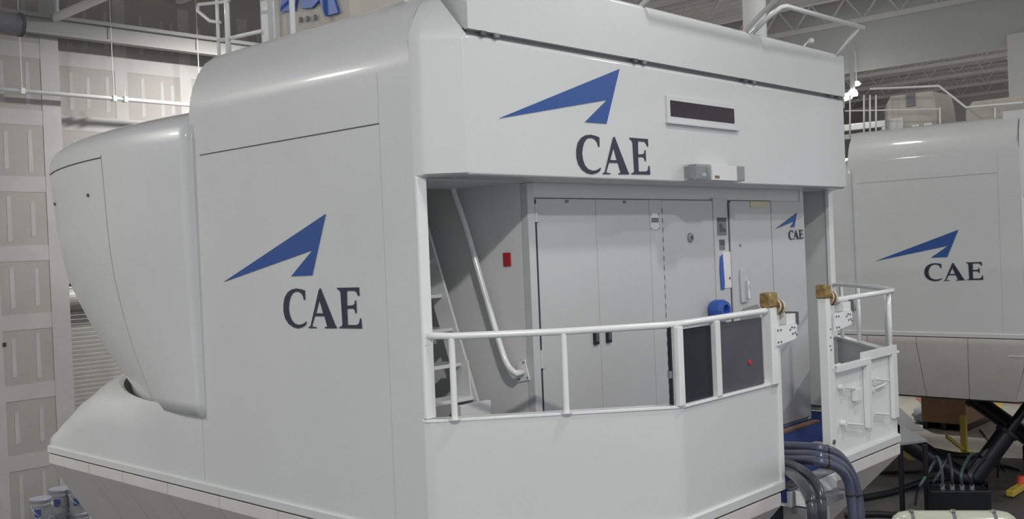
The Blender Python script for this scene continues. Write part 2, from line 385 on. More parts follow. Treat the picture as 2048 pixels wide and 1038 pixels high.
        for z in (4.27, 3.3, 2.6):
            B().tube([(1.12, .105, z), (1.12, .105, z + .12)], .013, 10).box(1.12, 1.16, .108, .118, z + .0, z + .12).build('hinge', DOORP, d1, smooth=False)
        P(B().box(2.43, 2.592, .116, .15, ZF, zt), 'door_post', DOORP)
        # small rating plate on the post
        pl = P(B().box(2.435, 2.535, .108, .114, 4.2, 4.325), 'rating_plate', PAPER)
        B().box(2.44, 2.53, .105, .108, 4.255, 4.29).build('plate_print', MID, pl)
        for x in (2.44, 2.53):
            for z in (4.21, 4.315): B().box(x - .004, x + .004, .104, .108, z - .004, z + .004).build('rivet', SEAM, pl)
        d3 = leaf(2.60, 3.325)
        for k in range(26):                         # rivet line beside the middle door
            z = 2.5 + k * .073; B().box(2.592, 2.599, .112, .117, z, z + .035).build('rivet', MID, d3)
        o = B().lathe((2.975, .116, 4.13), [(.0, 0), (.04, 0), (.036, -.01), (.02, -.014), (.0, -.014)], 20, 1).build('door_viewer', PLATE, d3)
        o = B().lathe((2.975, .104, 4.13), [(.0, 0), (.016, 0), (.014, -.006), (.0, -.006)], 16, 1).build('viewer_lens', SEAM, d3)
        P(B().box(3.328, 3.565, .114, .15, ZF, zt + .02), 'door_post', DOORP)
        ntc = P(B().box(3.38, 3.515, .108, .114, 4.14, 4.285), 'notice', MID)
        B().box(3.38, 3.515, .105, .108, 4.255, 4.285).build('notice_band', SEAM, ntc)
        B().prism([(3.41, .105, 4.235), (3.44, .105, 4.235), (3.45, .105, 4.2), (3.5, .105, 4.19), (3.5, .105, 4.17), (3.41, .105, 4.17)], (0, .003, 0)).build('notice_print', SEAM, ntc)
        ntc = P(B().box(3.40, 3.48, .108, .114, 4.02, 4.105), 'notice', MID)
        B().box(3.405, 3.475, .105, .108, 4.06, 4.1).build('notice_print', SEAM, ntc)
        pp = P(B().box(3.445, 3.56, .108, .114, 3.7, 4.0), 'paper_sheet', PAPER)
        B().box(3.525, 3.545, .105, .108, 3.77, 3.79).build('red_mark', RED, pp)
        P(B().prism([(3.395, .105, 3.69), (3.445, .105, 3.69), (3.45, .105, 3.75), (3.435, .105, 3.98), (3.40, .105, 3.96), (3.388, .105, 3.86)], (0, .008, 0)), 'blue_tag', BLUEP)
        P(B().box(3.55, 3.567, .112, .14, ZF, 4.43), 'dark_gap_strip', SEAM)
        d4 = leaf(3.61, 4.288); P(B().box(3.568, 3.606, .104, .15, ZF, 4.40), 'door_edge', DOORP)
        B().box(3.93, 4.23, .112, .116, 4.37, 4.425).build('cream_label', M('cream label', (.62, .58, .42), .6), d4)
        B().lathe((3.74, .116, 4.05), [(0, 0), (.014, 0), (.012, -.006), (0, -.006)], 12, 1).build('screw_cover', PLATE, d4)
        hb = B().prism([(3.71, .118, 3.56), (3.8, .118, 3.56), (3.82, .118, 3.62), (3.82, .118, 3.83), (3.79, .118, 3.85), (3.72, .118, 3.85), (3.705, .118, 3.82), (3.705, .118, 3.6)], (0, -.022, 0)).build('lock_housing', DOORP, d4, bevel=.008)
        B().box(3.765, 3.795, .07, .098, 3.59, 3.75).build('lever', CHROME, d4, bevel=.006)
        B().prism([(3.70, .118, 3.24), (4.0, .118, 3.24), (4.02, .118, 3.5), (3.98, .118, 3.53), (3.74, .118, 3.51), (3.70, .118, 3.48)], (0, -.006, 0)).build('kick_recess', PLATE, d4)
        for z in (4.3, 3.35):
            B().tube([(3.572, .1, z), (3.572, .1, z + .11)], .014, 10).build('hinge', DOORP, d4)
        pn = leaf(4.300, 4.915, 4.43, nm='cabinet_panel')
        logo(pn, (4.765, .116, 4.322), (1, 0, 0), (0, -1, 0), .335)
        # door closer coil (blue) seen over the rail
        cb = on(1, .05, 1438, 620)
        o = B().lathe((cb.x, .11, cb.z), [(.0, 0), (.07, 0), (.085, -.03), (.085, -.1), (.07, -.13), (.045, -.13), (.04, -.09), (0, -.09)], 20, 1).build('cable_reel', BLUEP, d3)
        B().box(cb.x - .02, cb.x + .1, .05, .11, cb.z - .13, cb.z - .10).build('reel_bracket', BLUEP, d3)
        # red call-point plate on the cabin side wall
        P(B().box(1.03, 1.04, .27, .335, 3.985, 4.075), 'red_sign', RED, bevel=.002)
        # --- grab rail with mounting plates on the cabin side wall
        gx = .95
        pts = [(1.03, .27, 3.27), (.96, .275, 3.275), (gx, .30, 3.30), (gx, .345, 3.40), (gx, .47, 3.80), (gx, .64, 4.28), (gx, .66, 4.36), (gx, .66, 4.44), (gx, .66, 4.54)]
        pts = curve([on(0, gx, 1030, 747), on(0, gx, 1015, 730), on(0, gx, 1000, 690), on(0, gx, 962, 560), on(0, gx, 930, 450), on(0, gx, 908, 385), on(0, gx, 906, 362)], 6)
        P(B().tube([Vector((1.035, pts[0].y, pts[0].z))] + pts, .021, 12), 'grab_rail', RAILP, smooth=True)
        q = pts[0]
        mp = P(B().prism([(1.04, q.y - .055, q.z - .05), (1.04, q.y + .05, q.z - .07), (1.04, q.y + .055, q.z + .05), (1.04, q.y - .02, q.z + .09)], (-.012, 0, 0)), 'rail_plate', RAILP, bevel=.003)
        for a, c in ((-.04, -.035), (.035, -.05), (-.01, .065)):
            B().lathe((1.027, q.y + a, q.z + c), [(0, 0), (.008, 0), (.007, -.005), (0, -.005)], 8, 0).build('bolt', MID, mp)
        # --- stair: stringers and treads climbing away along the shell
        S0 = Vector((0, .50, 2.60)); S1 = Vector((0, 1.22, 4.60))
        # measured slope from the photograph
        A = on(0, .90, 965, 836); Bp = on(0, .90, 850, 440)
        dirn = (Vector((0, Bp.y, Bp.z)) - Vector((0, A.y, A.z)));
        dirn.normalize(); nn = Vector((0, dirn.z, -dirn.y))
        for X0 in (.14, .90):
            a = Vector((X0, A.y, A.z)) - dirn * .55; b_ = Vector((X0, Bp.y, Bp.z)) + dirn * .15
            P(B().prism([a, b_, b_ + nn * .16, a + nn * .16], (.02, 0, 0)), 'stair_stringer', PAINT, bevel=.003)
        for (px, py) in ((845, 455), (862, 520), (884, 588), (905, 655), (922, 725), (948, 792)):
            q = on(0, .90, px, py)
            t = P(B().box(.16, .90, q.y, q.y + .17, q.z - .025, q.z), 'stair_tread', RAILP, bevel=.003)
        q = on(0, .90, 940, 770)
        P(B().prism([(.885, q.y - .02, q.z - .1), (.885, q.y + .16, q.z - .1), (.885, q.y + .03, q.z + .16), (.885, q.y, q.z + .17)], (.012, 0, 0)), 'stair_gusset', RAILP)
        q = on(0, .7, 935, 808)
        P(B().box(.62, .9, q.y - .02, q.y + .02, ZF, q.z), 'stair_foot', RAILP, bevel=.004)
        # inner face of the shell beyond the stair stays open: dark sheet stands in for its shade
        P(B().box(.08, 1.03, 1.62, 1.66, ZF, ZB), 'stair_bay_shade', SEAML)
    # --- platform: floor, solid lower guards, caps
    fl = [(0.05, .3), (.05, .03), (1.12, -.93), (2.30, -.93), (2.30, -1.0), (3.02, -1.0), (3.02, -.93), (4.25, -.93), (W - .05, .03), (W - .05, .3)]
    P(B().prism([(x, y, ZF - .08) for x, y in fl], (0, 0, .08)), 'platform_floor', CARPET if near else PAINT)
    def wallseg(a, b_, z0, z1, t=.05, nm='guard_panel', m=WHITE, side=1):
        a = Vector(a); b_ = Vector(b_); d = (b_ - a).normalized(); nv = Vector((-d.y, d.x)) * side
        return [(a.x, a.y, z0), (b_.x, b_.y, z0), (b_.x + nv.x * t, b_.y + nv.y * t, z0), (a.x + nv.x * t, a.y + nv.y * t, z0)]
    zp = 3.115 + (.16 if not near else 0)
    # left guard in one sheet with a soft corner on the shell and a crease at the bend
    pl = [(0, .04), (.006, .03), (.02, .003), (.045, -.025), (.09, -.068), (1.08, -.935), (1.10, -.952), (1.13, -.966), (1.17, -.97), (2.31, -.97)]
    inn = [(2.31, -.92), (1.17, -.92), (.12, .0), (.06, .04)]
    o = P(B().prism([(x, y, 2.46) for x, y in pl + inn], (0, 0, zp - 2.46)), 'guard_panel', WHITE); auto(o, 40)
    cp = [(-.004, .055), (.0, .02), (.04, -.03), (1.09, -.957), (1.16, -.982), (2.31, -.982), (2.31, -.91), (1.17, -.91), (.12, .02), (.075, .055)]
    P(B().prism([(x, y, zp) for x, y in cp], (0, 0, .018)), 'guard_cap', RAILP, bevel=.004)
    if not near:
        P(B().tube([(.03, .03, 3.76), (.12, -.105, 3.76), (1.08, -.93, 3.76), (1.2, -.965, 3.76), (2.25, -.965, 3.76)], .02, 10), 'guard_rail', RAILP, smooth=True)
        for x, y in ((.12, -.105), (.6, -.52), (1.13, -.95), (2.23, -.965)): P(B().tube([(x, y, zp), (x, y, 3.75)], .018, 8), 'rail_post', RAILP, smooth=True)
        P(B().box(-.004, .074, .012, .04, zp + .02, 4.54), 'opening_jamb', RAILP, bevel=.008)
    # lower moulding under the guard (flange) and the two visible kerb pieces
    def offs(path, d):
        P_ = [Vector(p) for p in path]; out = []
        for i, p in enumerate(P_):
            t1 = (P_[i] - P_[i - 1]).normalized() if i else (P_[1] - P_[0]).normalized()
            t2 = (P_[i + 1] - P_[i]).normalized() if i < len(P_) - 1 else t1
            n1 = Vector((t1.y, -t1.x)); n2 = Vector((t2.y, -t2.x)); m_ = (n1 + n2); m_ = m_ / max(m_.length_squared / 2, .2)
            out.append(p + m_ * d)
        return out
    base = [(W / 2, 5.8), (.14, 5.36), (0, 5.22), (0, .0), (1.12, -.97), (2.31, -.97)]
    def belt(path, prof, name, mat):
        rings = [offs(path, d) for d, z in prof]; n_ = len(path); vs = []
        for k, (d, z) in enumerate(prof): vs += [(p.x, p.y, z) for p in rings[k]]
        m_ = len(prof); fs = [(k * n_ + i, k * n_ + i + 1, ((k + 1) % m_) * n_ + i + 1, ((k + 1) % m_) * n_ + i) for k in range(m_) for i in range(n_ - 1)]
        fs += [tuple(k * n_ for k in range(m_)), tuple((m_ - 1 - k) * n_ + n_ - 1 for k in range(m_))]
        return P(B().add(vs, fs), name, mat)
    zb_ = 2.40 + zb
    flange = [(.022, zb_), (.022, zb_ + .052), (.012, zb_ + .062), (-.03, zb_ + .066), (-.03, zb_)]
    belt(base, flange, 'hull_flange', WHITE)
    belt([(x, y) for x, y in [(3.02, -.97), (4.25, -.97), (W, 0), (W, 2)]], flange, 'hull_flange', WHITE)
    # gap gasket
    belt(base, [(.006, zb_ - .014), (.006, zb_ + .002), (-.03, zb_ + .002), (-.03, zb_ - .014)], 'hull_gasket', SEAM)
    # --- skirt: panels from the belt inwards and down to the underframe
    inner = lambda x, y: (W / 2 + (x - W / 2) * .85, y + (.6 * ((2 - y) / 3) ** 1.5 if y < 2 else 0))
    ztop = zb_ - .014; zk = ztop - .085; zbot = 1.62
    jy = [5.22, 4.4, 3.78, 3.04, 2.29, 1.545, .81, .0]
    segs = [((0, jy[i]), (0, jy[i + 1])) for i in range(len(jy) - 1)]
    b2 = (1.12, -.97); e2 = (2.26, -.97)
    mid = (1.32, -.97)
    segs += [((.14, 5.36), (0, 5.22)), ((W / 2, 5.8), (.14, 5.36)), ((0, 0), (.56, -.485)), ((.56, -.485), b2), (b2, mid), (mid, e2), ((3.02, -.97), (4.25, -.97)), ((4.25, -.97), (W, 0)), ((W, 0), (W, 1.5))]
    for a, c in segs:
        a = Vector(a); c = Vector(c); d = (c - a).normalized(); pass
        out = Vector((d.y, -d.x))
        a1 = a + d * .004; c1 = c - d * .004
        ai = Vector(inner(*a1)); ci = Vector(inner(*c1)); T = .02
        A0 = a1 + out * .018; C0 = c1 + out * .018
        vs = [(A0.x, A0.y, ztop), (C0.x, C0.y, ztop), (A0.x, A0.y, zk), (C0.x, C0.y, zk), (ai.x, ai.y, zbot), (ci.x, ci.y, zbot)]
        back = [(x - out.x * T, y - out.y * T, z) for x, y, z in vs]
        f_ = [(0, 1, 3, 2), (2, 3, 5, 4), (6, 8, 9, 7), (8, 10, 11, 9), (0, 2, 8, 6), (2, 4, 10, 8), (1, 7, 9, 3), (3, 9, 11, 5), (0, 6, 7, 1), (4, 5, 11, 10)]
        P(B().add(vs + back, f_), 'skirt_panel', WARMW, bevel=.004)
    # underframe the skirt closes on
    c0 = [inner(0, 5.3), inner(0, 0), inner(1.12, -.97), inner(4.25, -.97), inner(W, 0), inner(W, 5.3), inner(W - .3, 5.36), inner(W / 2, 5.75), inner(.3, 5.36)]
    P(B().prism([(x, y, zbot - .02) for x, y in c0], (0, 0, .06)), 'underframe', BLACKM)
    # --- front hull hood: side wall carried forward, curving down to the nose, open well for the dome
    n = 72
    HT = [(2.5, 3.0), (3.4, 3.0), (3.8, 2.99), (4.1, 3.0), (4.4, 2.97), (4.75, 2.87), (5.0, 2.74), (5.2, 2.56)]
    def Hf(y):
        for (ya, za), (yb, zb2) in zip(HT, HT[1:]):
            if y <= yb: return za + (zb2 - za) * max(0, y - ya) / (yb - ya)
        return 2.475
    lv = [[] for _ in range(14)]
    for k in range(n + 1):
        t = math.pi * k / n; f = 1 - abs(1 - 2 * k / n); left = k <= n / 2
        if f < .62: ox, oy = 0, 2.502 + 2.698 * f / .62
        elif f < .68: a = (f - .62) / .06 * math.pi / 2; ox, oy = .15 - .15 * math.cos(a), 5.2 + .15 * math.sin(a)
        else: g = (f - .68) / .32; ox, oy = .15 + (W / 2 - .15) * g, 5.35 + .45 * math.sin(g * math.pi / 2)
        rx, ry = max(W / 2 - 2.70 * abs(math.cos(t)), .035), 2.6 + 3.75 * math.sin(t) - .15 * (f < .02)
        zr = 2.985 + .045 * min(1, f / .5); H = Hf(oy) if f < .62 else max(2.49, 2.56 - (f - .62) * .6)
        d = Vector((rx - ox, ry - oy)); Rr = min(.26, d.length * .6, max(.01, (H - 2.45) * .8)); dn = d.normalized() if d.length else Vector((1, 0))
        X = lambda x: x if left else W - x
        pts = [(ox, oy, 2.45)]
        for a in (0, 18, 36, 54, 72, 90):
            a = math.radians(a); q = Rr * (1 - math.cos(a)); pts.append((ox + dn.x * q, oy + dn.y * q, max(2.452, H - Rr * (1 - math.sin(a)))))
        for q in (.2, .4, .6, .8, 1.0):
            b0 = Vector((ox, oy)) + dn * Rr; e = b0.lerp(Vector((rx, ry)), q)
            pts.append((e.x, e.y, H + (zr - H) * math.sin(q * math.pi / 2)))
        w1 = Vector((rx, ry)) + (Vector((W / 2, 3.0)) - Vector((rx, ry))) * .012
        pts.append((w1.x, w1.y, zr - .02)); w2 = Vector((rx, ry)) + (Vector((W / 2, 3.0)) - Vector((rx, ry))) * .02; pts.append((w2.x, w2.y, 2.7))
        for q, p in enumerate(pts): lv[q].append((X(p[0]), p[1], p[2]))
    vs = [p for r_ in lv for p in r_]; m_ = n + 1
    fs = [(k * m_ + i, k * m_ + i + 1, (k + 1) * m_ + i + 1, (k + 1) * m_ + i) for k in range(13) for i in range(n)]
    o = P(B().add(vs, fs), 'front_hood', WHITE); auto(o, 50)
    P(B().prism([(W / 2 - 2.5 * math.cos(math.pi * k / 24), 2.5 + 3.6 * math.sin(math.pi * k / 24), 2.68) for k in range(25)], (0, 0, .03)), 'dome_well_shade', SEAM)  # dark sheet stands in for shade down in the dome recess
    # --- projection dome
    T_ = DOME; rings = []
    def dpt(z, c, Bq, t, ins=0, off=0):               # t=0 at the rear lip
        A_ = 2.70 / math.sqrt(1 - (c / Bq) ** 2); t0_ = -math.asin(c / Bq); a = t0_ + t * (math.pi - 2 * t0_)
        return Vector((W / 2 - (A_ + off - ins) * math.cos(a), 2.45 + c + (Bq + off - ins) * math.sin(a), z))
    prof = [(z, c, Bq, 0) for z, c, Bq in T_] + [(5.10, 1.1, 4.06, .015), (5.16, 1.1, 4.06, .05), (5.21, 1.1, 4.06, .12), (5.25, 1.1, 4.06, .24), (5.285, 1.1, 4.06, .45), (5.33, 1.1, 4.06, .9), (5.36, 1.1, 4.06, 1.6)]
    for z, c, Bq, ins in prof: rings.append([dpt(z, c, Bq, k / 96, ins) for k in range(97)])
    vs = [p for r in rings for p in r]; m_ = 97
    fs = [(k * m_ + i, k * m_ + i + 1, (k + 1) * m_ + i + 1, (k + 1) * m_ + i) for k in range(len(rings) - 1) for i in range(96)]
    dm = P(B().add(vs, fs), 'projection_dome', WHITE); auto(dm, 45)
    dm.modifiers.clear(); s = dm.modifiers.new('thick', 'SOLIDIFY'); s.thickness = .04; s.offset = -1
    if near:
        j = [dpt(4.975, 1.098, 4.038, .083 + k * .0055, 0, .002) for k in range(22)]
        B().tube(j, .005, 6).build('dome_joint', SEAM, dm)
        j = [dpt(z, c, Bq, .083, 0, .001) for z, c, Bq in T_]
        B().tube(j, .003, 6).build('dome_joint', SEAML, dm)
        for t in (.105, .19):
            q = dpt(4.69, 1.062, 4.005, t); B().lathe(q, [(0, -.012), (.015, -.012), (.015, .012), (0, .012)], 10, 0).build('screw_cap', SEAM, dm)
    # logos
    tip = on(0, 0, 652, 428)
    logo(root, (0, tip.y, tip.z + dzl), (0, -1, 0), (-1, 0, 0))
    tip = on(1, -.222, 1238, 138)
    if near: logo(root, (tip.x, -.222, tip.z), (1, 0, 0), (0, -1, 0), .985)
    return root

sim = thing('flight_simulator', 'large white flight simulator cabin with rear boarding platform filling the picture', 'flight simulator', (0, 0, 0), None)
make_sim(sim)
# motion base legs
def leg(root, a, b_, nm='motion_leg'):
    a = Vector(a); b_ = Vector(b_); m_ = a.lerp(b_, .55)
    o = B().tube([a, a.lerp(b_, .06), m_], [.09, .15, .15], 14).tube([m_, b_], .07, 12).build(nm, BLACKM, root); auto(o); 
    B().tube([m_ - (b_ - a) * .02, m_ + (b_ - a) * .015], .175, 14).build('leg_collar', BLACK, o)
    B().box(a.x - .2, a.x + .2, a.y - .2, a.y + .2, 0, a.z).build('leg_foot', BLACKM, o, bevel=.02)
def legs(root):
    J = [(1.0, 1.2), (4.4, 1.2), (2.7, 5.6)]; T = [(.75, 3.4), (1.7, .4), (3.7, .4), (4.5, 3.2), (3.6, 5.6), (1.9, 5.6)]
    for (j, t) in ((0, 0), (0, 1), (1, 2), (1, 3), (2, 4), (2, 5)):
        leg(root, (J[j][0], J[j][1], .25), (T[t][0], T[t][1], 1.6))
legs(sim)
# --- near-simulator rails and fittings
def P(b, n, m, par=None, **k): return b.build(n, m, par or sim, **k)
zr = 3.612
r = .021
g = P(B().tube([(.03, .03, 3.618), (.06, -.03, 3.615), (.12, -.105, 3.61), (.6, -.52, 3.605), (1.05, -.915, 3.612), (1.12, -.955, 3.613), (1.22, -.965, 3.613), (2.17, -.965, 3.616), (2.20, -.965, 3.62)], r, 12), 'guard_rail', RAILP, smooth=True)
for (x, y) in ((.114, -.098), (.607, -.526)):
    P(B().tube([(x, y, 3.13), (x, y, 3.60)], .019, 12).lathe((x, y, 3.128), [(.035, 0), (.035, .008), (.0, .008)], 14), 'rail_post', RAILP, smooth=False)
for x in (1.13, 1.545):
    P(B().box(x - .028, x + .028, -.99, -.95, 3.13, 3.60), 'rail_post', RAILP if x < 1.3 else PAINT, bevel=.006)
P(B().box(-.004, .074, .012, .04, 3.134, 4.54), 'opening_jamb', RAILP, bevel=.008)
for z in (3.62, 3.58): P(B().box(.0, .05, .01, .02, z - .02, z + .02), 'rail_clip', RAILP, bevel=.004)
def infill(x0, x1, m, y=-.955):
    return P(B().box(x0, x1, y, y + .02, 3.135, 3.575), 'infill_panel', m, bevel=.004)
infill(1.165, 1.515, NAVY); p2 = infill(1.60, 2.145, SMOKE)
B().lathe((1.965, -.956, 3.295), [(0, 0), (.02, 0), (.018, -.006), (0, -.008)], 16, 1).build('red_reflector', RED, p2)
P(B().box(1.075, 1.09, -.95, -.93, 3.14, 3.6), 'gate_edge', NAVY)
P(B().box(1.055, 1.075, -.955, -.935, 3.3, 3.34), 'gate_catch', MID)
# gate posts either side of the gangway gap, foil-taped heads, latch brackets
def gate_post(x0, x1, z0, z1, tx):
    p = P(B().box(x0, x1, -1.0, -.93, z0, z1), 'gate_post', RAILP, bevel=.006)
    h = B().box(x0 - .012, x1 + .008, -1.008, -.922, z1 - .025, z1 + .075).build('post_head', BRASS, p, bevel=.012)
    B().tube([(x1 + .0, -.965, z1 - .02), (x1 + .085, -.965, z1 - .035)], .055, 14).build('head_roll', BRASS, p)
    for k in range(3): B().tube([(x1 + .01 + k * .027, -.965, z1 - .02 - k * .004), (x1 + .022 + k * .027, -.965, z1 - .022 - k * .004)], .0575, 14).build('tape_stripe', TAPEW if k % 2 == 0 else SEAM, p)
    return p
p = gate_post(2.19, 2.275, 3.12, 3.66, 0)
P(B().box(2.275, 2.33, -.985, -.93, 2.4, 3.6), 'gate_post', PAINT, bevel=.006)
def bracket(x0, z0, sg=1):
    o = P(B().prism([(x0, -1.01, z0), (x0 + .27, -1.01, z0 + .025), (x0 + .29, -1.01, z0 + .05), (x0 + .29, -1.01, z0 + .13), (x0, -1.01, z0 + .13)], (0, .012, 0)), 'latch_bracket', RAILP, bevel=.002)
    for (a, c) in ((.02, .025), (.06, .025), (.02, .105), (.06, .105), (.19, .095), (.225, .065), (.25, .105), (.26, .07), (.28, .055), (.215, .11)):
        B().lathe((x0 + a, -1.012, z0 + c), [(0, 0), (.007, 0), (.006, -.004), (0, -.004)], 8, 1).build('bolt', SEAM, o)
    B().box(x0 + .17, x0 + .30, -1.0, -.93, z0 + .13, z0 + .2).build('latch_block', RAILP, o, bevel=.003)
    B().box(x0 + .295, x0 + .325, -1.01, -.92, z0 + .12, z0 + .21).build('latch_pad', SEAM, o, bevel=.003)
    return o
bracket(2.235, 3.375)
# right-hand platform half
p = gate_post(3.0, 3.07, 2.44, 3.67, 0)
P(B().box(3.07, 3.13, -.985, -.93, 2.44, 3.6), 'gate_post', PAINT, bevel=.006)
for z in (3.36, 3.3, 3.27, 3.42): B().lathe((3.035 + random.uniform(-.01, .015), -1.002, z), [(0, 0), (.007, 0), (.006, -.004), (0, -.004)], 8, 1).build('bolt', MID, p)
B().lathe((3.035, -1.002, 2.60), [(0, 0), (.018, 0), (.016, -.008), (0, -.008)], 12, 1).build('bolt', SEAM, p)
bracket(3.11, 3.40)
gp = P(B().prism([(3.05, -.97, 2.46), (4.25, -.97, 2.46), (W, 0, 2.46), (W, .3, 2.46), (W - .05, .3, 2.46), (W - .05, .02, 2.46), (4.23, -.92, 2.46), (3.05, -.92, 2.46)], (0, 0, .001)), 'guard_base', PAINT)
P(B().box(3.08, 4.25, -.955, -.93, 2.46, 3.10), 'guard_panel', PAINT, bevel=.004)
P(B().prism([(4.25, -.97, 2.46), (W, .0, 2.46), (W - .04, .03, 2.46), (4.23, -.93, 2.46)], (0, 0, .66)), 'guard_panel', WHITE)
P(B().prism([(4.27, -1.0, 3.12), (W + .01, -.0, 3.12), (W - .06, .04, 3.12), (4.22, -.93, 3.12)], (0, 0, .02)), 'guard_cap', RAILP, bevel=.003)
def fr(b, **k): return P(b, 'panel_frame', RAILP, bevel=.004)
fr(B().box(3.15, 3.73, -1.0, -.957, 3.09, 3.14).box(3.66, 3.73, -1.0, -.957, 2.60, 3.09))
fr(B().box(3.62, 4.25, -.99, -.957, 3.12, 3.19).box(4.16, 4.25, -.99, -.957, 2.60, 3.12))
for (a, c) in (((1685, 775), (1722, 778)), ((1690, 847), (1726, 850)), ((1745, 758), (1778, 761)), ((1745, 827), (1778, 829)), ((1745, 779), (1773, 767)), ((1664, 733), (1680, 728))):
    A_ = on(1, -.985, *a); C_ = on(1, -.985, *c)
    P(B().tube([A_, C_], .009, 8).lathe((A_.x, -.985, A_.z), [(.0, -.012), (.022, -.012), (.022, .028), (0, .028)], 10, 1), 'clip_rod', RAILP)
q = on(1, -.99, 1718, 790); P(B().box(q.x - .06, q.x + .04, -1.0, -.957, q.z - .04, q.z + .05), 'frame_tab', RAILP, bevel=.004)
P(B().tube(curve([(5.30, .06, 3.62), (5.28, .02, 3.63), (4.95, -.30, 3.64), (4.45, -.80, 3.64), (4.26, -.97, 3.63)], 5) + [(4.2, -.975, 3.63), (3.1, -.965, 3.618)], r, 12), 'guard_rail', RAILP, smooth=True)
for (x, y) in ((4.18, -.965), (4.36, -.87), (4.95, -.36), (5.25, -.06)):
    P(B().tube([(x, y, 3.1), (x, y, 3.62)], .019, 12), 'rail_post', RAILP, smooth=True)
P(B().box(W - .11, W - .02, .03, .07, 3.12, 4.54), 'opening_jamb', RAILP, bevel=.008)
# gangway gap: threshold, edging
P(B().box(2.33, 3.0, -1.02, -.9, 2.392, 2.402), 'threshold', PLATE)
P(B().box(1.2, 4.8, -.02, .05, 2.391, 2.41), 'carpet_edging', ORANGE)
P(B().box(2.4, 3.9, -.62, -.42, 2.391, 2.405), 'floor_strip', PAINT)
P(B().box(2.31, 3.0, -1.03, -.95, 2.28, 2.385), 'sill_beam', PAINT, bevel=.004)
P(B().box(2.31, 3.0, -1.14, -1.03, 2.24, 2.28), 'sill_step', MID)
P(B().box(2.33, 2.43, -1.16, -1.05, 2.29, 2.39), 'sill_block', RAILP, bevel=.006)
P(B().box(2.62, 2.98, -.98, -.2, 1.2, 2.24), 'service_box', WARMW, bevel=.01)
P(B().box(2.30, 3.02, -.8, -.75, 1.3, 2.28), 'bay_shade_sheet', DARK)  # dark sheet painted as the shade of the open skirt interior
# destination-style display and beacon under the canopy
a = on(1, -.222, 1337, 201)
fr_ = P(B().box(2.20, 3.17, -.236, -.22, 4.965, 5.155), 'display_frame', WHITE, bevel=.004)
B().box(2.24, 3.118, -.239, -.234, 5.005, 5.12).build('display_screen', SIGNK, fr_)
B().box(2.19, 3.18, -.25, -.22, 4.95, 4.966).build('display_ledge', WHITE, fr_, bevel=.003)
q0 = on(1, -.30, 1371, 333); q1 = on(1, -.30, 1415, 362)
box = P(B().box(2.40, 2.62, -.33, -.225, 4.548, 4.66), 'light_cover', GLASS, bevel=.004)
B().box(2.42, 2.60, -.26, -.225, 4.56, 4.65).build('lamp_back', PLATE, box)
B().box(2.53, 2.565, -.30, -.275, 4.575, 4.60).build('lamp_bulb', PAPER, box)
o = P(B().box(2.625, 3.13, -.30, -.225, 4.55, 4.665), 'light_housing', PAINT, bevel=.004)
B().box(2.70, 2.76, -.303, -.299, 4.565, 4.585).build('housing_mark', CARD, o)
o = P(B().box(3.02, 3.13, -.305, -.225, 4.555, 4.665), 'end_lens', PLATE, bevel=.004)
# front edge highlight strip of the canopy underside
# roof furniture ------------------------------------------------------------
def rail_loop(pts, nm, lab, cat, rr=.02):
    base = Vector(pts[0]); t = thing(nm, lab, cat, tuple(base)); B().tube([Vector(p) - base for p in pts], rr, 10).build('rail_tube', RAILP, t, smooth=True); return t
zt = 5.76
x1 = on(1, -.22, 1505, 70).x; x2 = on(1, -.22, 1672, 108).x
A1 = on(0, x1, 1565, 10); A0 = on(0, x1, 1535, 36); A2 = on(0, x2, 1725, 55)
t = rail_loop([(x1, -.2, 5.75), A0, A1 - Vector((.02, 0, .02)), A1 + Vector((.06, 0, 0)), A2 + Vector((.02, 0, 0))], 'folding_roof_rail', 'white tubular roof rail leaning out over the parapet at its right end', 'railing')
B().tube([Vector((x2, -.2, 5.72)) - t.location, A2 - Vector((.06, 0, 0)) - t.location], .016, 10).build('rail_strut', RAILP, t, smooth=True)
x3 = on(1, -.22, 1490, 68).x; A3 = on(0, x3, 1560, -10)
t = rail_loop([(x3, -.2, 5.75), A3, A3 + Vector((-1.4, 0, 0)), (x3 - 1.4, -.2, 5.75)], 'folding_roof_rail', 'white tubular roof rail leaning out over the middle of the parapet, mostly above the frame', 'railing')
kn = on(1, .3, 1622, 82); t = thing('roof_beacon', 'small white knob on an arm just above the right end of the roof parapet', 'lamp', (kn.x - .15, .3, 5.34))
B().tube([(0, 0, 0), (0, 0, kn.z - 5.4), (.12, 0, kn.z - 5.34)], .012, 8).build('arm', RAILP, t, smooth=True)
B().lathe((.15, 0, kn.z - 5.34), [(0, -.03), (.025, -.022), (.032, 0), (.025, .022), (0, .03)], 12, 0).build('knob', RAILP, t, smooth=True)
pc = on(1, .9, 1510, 60); t = thing('roof_mast', 'thick pale vertical post on the roof behind the parapet, reaching the frame top', 'post', (pc.x, .9, 5.34))
B().tube([(0, 0, 0), (0, 0, 2.2)], .12, 20).build('mast_tube', STEEL, t, smooth=True)
B().box(-.2, .2, -.2, .2, 0, .03).build('mast_base', STEEL, t, bevel=.004)
